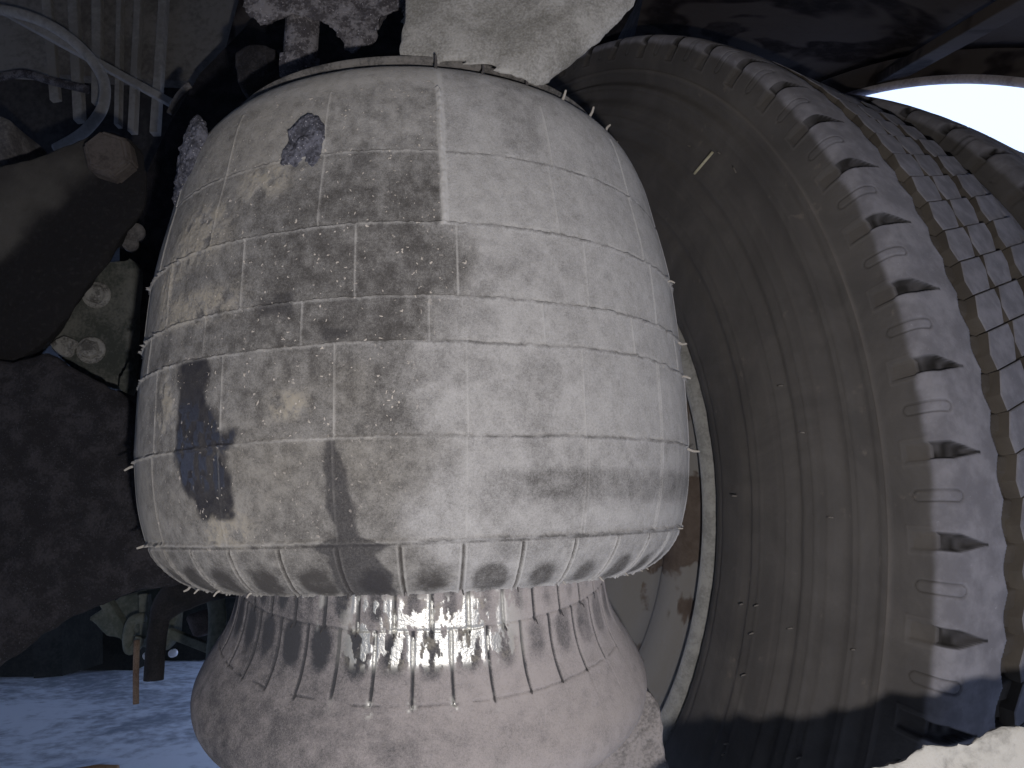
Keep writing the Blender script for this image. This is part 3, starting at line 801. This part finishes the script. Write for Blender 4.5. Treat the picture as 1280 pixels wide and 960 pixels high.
# ------------------------------------------------------------------ above the spring
br = slab('hanger_bracket', [(505, -60), (520, 20), (508, 62), (500, 76, .33), (560, 80, .325), (600, 86, .32), (640, 96, .32), (668, 110, .325), (684, 109, .33), (700, 92), (716, 74), (728, 62), (752, 50), (770, 32), (796, 10), (812, -20), (830, -70)],
          .335, .09, M_pale, voxel=.0024, smooth=4, disp=((.05, .008), (.012, .0025), (.004, .0006)), dirn=(-.12, .62, .75))
tag(br, 'pale mud-coated steel bracket over the top of the air spring', 'bracket')
cr_ = slab('mud_crust', [(300, -60), (303, 10), (312, 24), (332, 38), (346, 18), (366, 18), (402, 26), (424, 42), (430, 64), (445, 70), (452, 56), (466, 52), (476, 24), (500, 12), (515, 20), (545, 10), (545, -60)],
           .40, .10, M_darkmud, voxel=.0022, smooth=2, disp=((.016, .010), (.005, .004), (.002, .0012)), dirn=(0, .6, .75))
tag(cr_, 'ragged dark mud crust hanging over the back of the air spring', 'mud crust')
# stud with its nut
stud = empty('threaded_stud', at(374, 86, .42).tolist(), 'dusty grey threaded stud above the top plate of the air spring, below the mud crust', 'stud')
bm = bmesh.new(); c0 = Vector(at(374, 92, .42)); rads = []
for i in range(40): rads.append((i*.0013, .0095+(.0009 if i % 2 else 0)))
disc_bm(bm, c0, (0, 0, 1), rads, 32); link('thread', bm_mesh('thread', bm), M_darkmud, stud)
bm = bmesh.new(); disc_bm(bm, c0+Vector((0, 0, -.002)), (0, 0, 1), [(0, .011), (.002, .0135), (.0095, .0135), (.011, .0115)], 6); link('nut', bm_mesh('nut', bm), M_darkmud, stud)
c1 = slab('side_boss', [(292, 60), (318, 50), (345, 58), (350, 88), (325, 96), (290, 105)], .47, .05, M_black, voxel=.004, disp=((.02, .005),))
tag(c1, 'black grimy boss beside the threaded stud', 'steel boss')

# ------------------------------------------------------------------ left side: arm, beam, bolted plate
arm_o = [(-520, 330), (-120, 235), (0, 207), (45, 196), (85, 180), (115, 166), (140, 161), (163, 169), (181, 190), (187, 222), (181, 262), (157, 290), (135, 325), (106, 361), (88, 396), (58, 428), (30, 446), (-120, 560), (-520, 700)]
M_arm = NT('two_tone_arm')
def arm_mat():
    t = M_arm; v = t.noise(12, 6, .6); f = t.noise(300, 4, .6); sx = t.n('ShaderNodeSeparateXYZ'); t.put(sx.inputs[0], t.co)
    e = t.math('ADD', t.math('SUBTRACT', sx.outputs[2], t.math('MULTIPLY', sx.outputs[0], .95)), t.math('MULTIPLY', v, .08))
    lo = t.mix(t.ramp(f, .5, .8), (.013, .012, .013), (.028, .026, .026)); hi = t.mix(t.ramp(v, .35, .65), (.034, .031, .029), (.080, .074, .067))
    t.bump(t.math('ADD', v, t.math('MULTIPLY', f, .4)), .7, .004); return t.done(t.mix(t.ramp(e, .575, .60), lo, hi), .9, .2)  # paler above a diagonal edge
arm_mat()
arm = slab('suspension_arm', arm_o, .52, .09, M_arm.m, voxel=.0035, smooth=8, disp=((.05, .006), (.012, .0025)), dirn=(-.6, .8, 0))
tag(arm, 'dark suspension arm with a paler upper face and a large bolt at its rounded end', 'suspension arm')
pc = Vector(at(138, 196, .508)); bm = bmesh.new()
disc_bm(bm, pc, (.18, -1, -.12), [(-.012, .0175), (.006, .0175), (.0105, .0145)], 6)
bmesh.ops.bevel(bm, geom=list(bm.edges), offset=.0015, segments=2, affect='EDGES')
M_redrust = dirty('dull_reddish_nut', (.040, .033, .031), (.080, .068, .063), (.3, .6), 60, 500)
o = link('hex_bolt', bm_mesh('hex_bolt', bm), M_redrust, arm, smooth=False)

beam = slab('axle_beam', [(-600, 420), (-140, 420), (20, 448), (62, 436), (100, 458), (150, 486), (172, 500), (182, 560), (192, 640), (215, 700), (250, 728), (205, 738), (168, 742), (140, 758), (100, 772), (60, 795), (20, 826), (-20, 850), (-160, 930), (-600, 1120)],
            .50, .13, M_black, voxel=.0045, smooth=12, disp=((.05, .006), (.012, .004), (.005, .0008)), dirn=(-.6, .8, 0))
tag(beam, 'big black grimy axle beam at the left edge, below the suspension arm', 'axle beam')

M_plate = dirty('green_grey_plate', (.045, .05, .045), (.12, .12, .11), (.35, .65), 25, 400)
M_bolt = dirty('worn_bolt', (.08, .077, .074), (.24, .235, .225), (.35, .6), 90, 700, rough=.5)
plate = slab('clamp_plate', [(95, 330), (166, 322), (160, 460), (152, 486), (120, 480), (88, 462), (60, 432), (74, 420), (92, 400)], .585, .02, M_plate, voxel=.003, smooth=2, disp=((.02, .002),))
tag(plate, 'grey-green clamp plate with two round-headed bolts between the arm and the air spring', 'clamp plate')
for (x, y) in ((121, 369), (114, 438)):
    p = Vector(at(x, y, .583)); bm = bmesh.new()
    disc_bm(bm, p, (.15, -1, -.1), [(-.004, .0105), (.0015, .0105), (.002, .0085)], 28); w_ = link('washer', bm_mesh('washer', bm), M_bolt, plate)
    bm = bmesh.new(); disc_bm(bm, p, (.15, -1, -.1), [(.001, .0078), (.007, .0078), (.0095, .006)], 6)
    bmesh.ops.bevel(bm, geom=list(bm.edges), offset=.0007, segments=1, affect='EDGES'); link('bolt', bm_mesh('bolt', bm), M_bolt, plate, smooth=False)
for k, (x, y, r) in enumerate(((170, 290, .009), (163, 304, .008))):
    bm = bmesh.new(); disc_bm(bm, at(x, y, .60), (.3, -1, -.1), [(-.006, r*.8), (.002, r*.8), (.004, r*.55)], 20)
    tag(link('bolt_end', bm_mesh('bolt_end', bm), M_steel), ['small worn bolt end beside the suspension arm, upper of a pair', 'small worn bolt end beside the suspension arm, lower of a pair'][k], 'bolt', 'bolt ends by the arm')
tag(slab('steel_shard', [(60, 430), (78, 418), (92, 424), (82, 446), (70, 442)], .572, .01, M_bolt, voxel=.002, smooth=3, disp=()), 'pale chipped flange corner under the clamp plate', 'flange')
tag(slab('gusset', [(150, 470), (162, 446), (166, 480), (158, 492), (146, 486)], .55, .012, M_plate, voxel=.002, smooth=2, disp=()), 'small pointed gusset behind the edge of the air spring', 'gusset')

# ------------------------------------------------------------------ upper left: chassis panel, ribs, hoses
M_dim = dirty('dusty_chassis_paint', (.15, .14, .135), (.28, .265, .25), (.35, .65), 6, 120)
M_dimd = dirty('dark_chassis_paint', (.04, .038, .04), (.085, .08, .08), (.35, .65), 5, 120)
M_rib = dirty('grey_rib_paint', (.26, .25, .24), (.38, .365, .35), (.35, .65), 8, 120)
def quad_panel(name, pp, th, mat, parent=None):
    bm = bmesh.new(); f = [Vector(at(*p)) for p in pp]; A = [bm.verts.new(v) for v in f]; B = [bm.verts.new(v+Vector((0, th, 0))) for v in f]; n = len(f)
    bm.faces.new(A); bm.faces.new(B[::-1])
    for i in range(n): bm.faces.new((A[i], B[i], B[(i+1) % n], A[(i+1) % n]))
    return link(name, bm_mesh(name, bm), mat, parent, smooth=False)
cm = empty('cross_member', at(130, 100, 1.05).tolist(), 'dim ribbed chassis cross member at the upper left corner', 'cross member')
quad_panel('web', [(-250, -260, 1.06), (420, -260, 1.06), (330, 106, 1.06), (200, 100, 1.06), (-250, 75, 1.06)], .02, M_dim, cm)
quad_panel('lower_flange', [(-250, 73, 1.09), (300, 104, 1.09), (300, 300, 1.12), (-250, 300, 1.12)], .02, M_dimd, cm)
for (x0, x1, yb, w) in ((58, 70, 126, .010), (92, 100, 152, .014), (122, 122, 130, .011), (151, 148, 158, .007), (174, 166, 166, .010), (205, 194, 168, .012)):
    bar('rib', at(x0-(x1-x0)*.8, -130, 1.035), at(x1, yb, 1.035), w, .014, M_rib, cm)
for k in range(7):
    x = -8+3*k
tag(bar('diagonal_strut', at(-60, -22, .96), at(216, 130, .96), .013, .010, M_rib), 'straight grey strut sloping down across the chassis ribs', 'strut')
tag(px_tube('air_hose', [(-60, 8, .93), (0, 12, .93), (50, 26, .93), (90, 50, .93), (120, 82, .93), (131, 108, .93), (128, 135, .93), (112, 158, .93), (95, 172, .94), (70, 186, .95)], .0072, M_rib, None), 'grey hose bending in a loop over the ribs at the upper left', 'hose')
tag(px_tube('air_pipe', [(-60, 100, 1.0), (0, 96, 1.0), (30, 92, 1.0), (64, 101, 1.0), (110, 112, 1.0)], .006, M_darkmud, None), 'mud-speckled pipe low behind the ribs at the upper left', 'pipe')
tag(slab('rounded_housing', [(-60, 150), (0, 140), (12, 150), (13, 180), (5, 206), (-60, 230)], .60, .06, M_steel, voxel=.005, smooth=6), 'rounded grey housing at the left edge above the suspension arm', 'housing')
sp2 = px_tube('bracket_edge', [(212, 142, .60), (222, 122, .60), (232, 110, .60), (238, 106, .60)], .0028, M_steel, None, 8, 4)
tag(sp2, 'small light curved bracket edge behind the left shoulder of the air spring', 'bracket')
tag(quad_panel('chassis_rail', [(215, 150, .80), (250, 92, .80), (330, 10, .80), (300, -200, .80), (560, -200, .80), (900, -200, .80), (720, 150, .80), (500, 260, .80), (400, 715, .8), (140, 712, .8), (150, 300, .8), (190, 200, .8)], .1, M_black), 'black chassis rail behind the air spring, carried down to black out the gap beside it', 'chassis rail')  # lower part added to keep the gap beside the spring dark

# ------------------------------------------------------------------ lower left: things under the truck, far side
M_green = dirty('grey_green_paint', (.10, .115, .095), (.19, .20, .17), (.35, .65), 14, 200)
M_far = dirty('dark_far_steel', (.015, .017, .014), (.035, .035, .03), (.35, .65), 8, 100)
hub = slab('brake_bracket', [(106, 772), (150, 745), (200, 732), (225, 738), (214, 800), (200, 818), (165, 806), (130, 794)], 1.02, .03, M_green, voxel=.006, smooth=3, disp=((.03, .003),))
tag(hub, 'curved grey-green brake bracket below the axle beam', 'bracket')
tag(bar('brake_rod', at(132, 750, .97), at(162, 798, .97), .016, .012, M_green), 'short grey-green rod slanting over the brake bracket', 'rod')
tag(bar('upright_strut', at(181, 742, .95), at(183, 800, .95), .011, .011, M_green), 'short upright green strut beside the thick black hose', 'strut')
tag(px_tube('coupling_loop', [(181, 772, .93), (166, 776, .93), (160, 795, .93), (162, 812, .93), (172, 806, .93), (176, 796, .93)], .006, M_green, None), 'pale coupling loop hanging under the brake bracket', 'coupling')
tag(px_tube('hanging_rod', [(171, 800, .90), (170, 840, .90), (170, 880, .90)], .0034, dirty('rusty_rod', (.16, .10, .07), (.30, .22, .16)), None, 8, 3), 'thin rusty rod hanging straight down over the snow', 'rod')
tag(px_tube('brake_hose', [(300, 722, .72), (262, 728, .72), (226, 742, .72), (204, 764, .72), (197, 790, .72), (194, 820, .72), (192, 850, .72)], [.017]*16+[.017-.0085*i/12 for i in range(12)]+[.0085]*21, dirty('black_hose_rubber', (.012, .012, .014), (.03, .028, .03)), None, 14), 'thick black hose bending down in front of the snow', 'hose')
tag(px_tube('support_tube', [(268, 738, .86), (272, 775, .86), (268, 830, .86)], .0095, M_green, None), 'upright green tube just left of the ribbed sleeve', 'tube')
tag(bar('tie_rod', at(210, 790, .92), at(266, 812, .92), .012, .010, M_green), 'flat green tie rod sloping towards the upright tube', 'tie rod')
tag(slab('far_hub', [(228, 770), (262, 760), (268, 790), (240, 800)], 1.1, .06, dirty('brownish_far_hub', (.08, .065, .06), (.17, .14, .13)), voxel=.006, smooth=4, disp=((.03, .004),)), 'dim brown hub seen between the hose and the upright tube', 'hub')
for k, (x0, x1, y0, y1, Y, l) in enumerate(((-200, 42, 770, 846, 2.75, 'dark green storage box standing far behind, left of the dark leg'), (42, 78, 770, 848, 2.6, 'narrow dark landing leg far behind on the snow'),
                            (78, 168, 780, 838, 2.85, 'dark side panel far behind, between the landing leg and the rusty rod'), (168, 420, 700, 826, 3.05, 'long black panel far behind the ribbed sleeve'))):
    o = quad_panel(['storage_box', 'landing_leg', 'dark_board', 'rear_board'][k], [(x0, y0-90, Y), (x1, y0-90, Y), (x1, y1-3*(k % 2), Y), (x0, y1, Y)], .35, M_far)
    tag(o, l, ['storage box', 'landing leg', 'panel', 'panel'][k])
for k, (x, y) in enumerate(((183, 820), (215, 817))):
    bm = bmesh.new(); disc_bm(bm, at(x, y, 1.6), (0, -1, 0), [(-.01, .008), (0, .008), (.003, .004)], 12)
    m = dirty('shiny_fitting', (.5, .48, .45), (.75, .72, .7), rough=.3); tag(link('fitting', bm_mesh('fitting', bm), m), ['tiny bright fitting left of the black hose', 'tiny bright fitting right of the black hose'][k], 'fitting')
plank = slab('wooden_chock', [(76, 964), (120, 957), (146, 958), (150, 1000), (76, 1000)], 1.35, .012, dirty('orange_wood', (.26, .15, .07), (.38, .25, .14)), voxel=.004, smooth=1, disp=())
tag(plank, 'orange-brown wooden chock on the snow at the bottom edge', 'wooden chock')

# ------------------------------------------------------------------ lower right: snow-covered ledge near the camera
led = slab('snow_ledge', [(838, 1060), (850, 1020), (895, 996), (940, 984), (1000, 972), (1060, 966), (1100, 954), (1125, 944), (1150, 940), (1168, 926), (1180, 934), (1200, 924), (1222, 920), (1240, 914), (1262, 912), (1290, 908), (1340, 893), (1420, 880), (1420, 1150), (838, 1150)],
           .255, .022, dirty('bright_snow', (.15, .145, .135), (.33, .318, .298), (.3, .6), 40, 300, bmp=.8, bd=.004), voxel=.002, smooth=2, disp=((.02, .006), (.006, .004), (.002, .001)), dirn=(0, 1, -.6))
tag(led, 'lumpy pale snow ledge at the lower right, in front of the tyre', 'snow')

# pale vent marks on the sidewall
M_nib = dirty('dull_rubber_nib', (.14, .125, .11), (.22, .20, .18), fine=900)
for (x, y, dx, dy) in ((914, 620, 7, 0), (924, 756, 5, -1), (942, 758, 6, -2), (936, 793, 6, -2), (984, 786, 7, -1), (926, 845, 6, -2), (1034, 646, 8, 1), (905, 930, 5, -1), (902, 944, 4, -2), (996, 948, 6, -3),
                       (1000, 540, 6, 1), (860, 182, 3, 1), (916, 208, 4, 8), (897, 190, 3, 2), (972, 482, 7, 0), (1064, 812, 5, 0)):
    o = tube('rubber_nib', [Vector(side_pt(x, y, -.049)), Vector(side_pt(x+dx/2, y+dy/2, -.0508)), Vector(side_pt(x+dx, y+dy, -.049))], .0005, M_nib, tyre1, 5, 2)
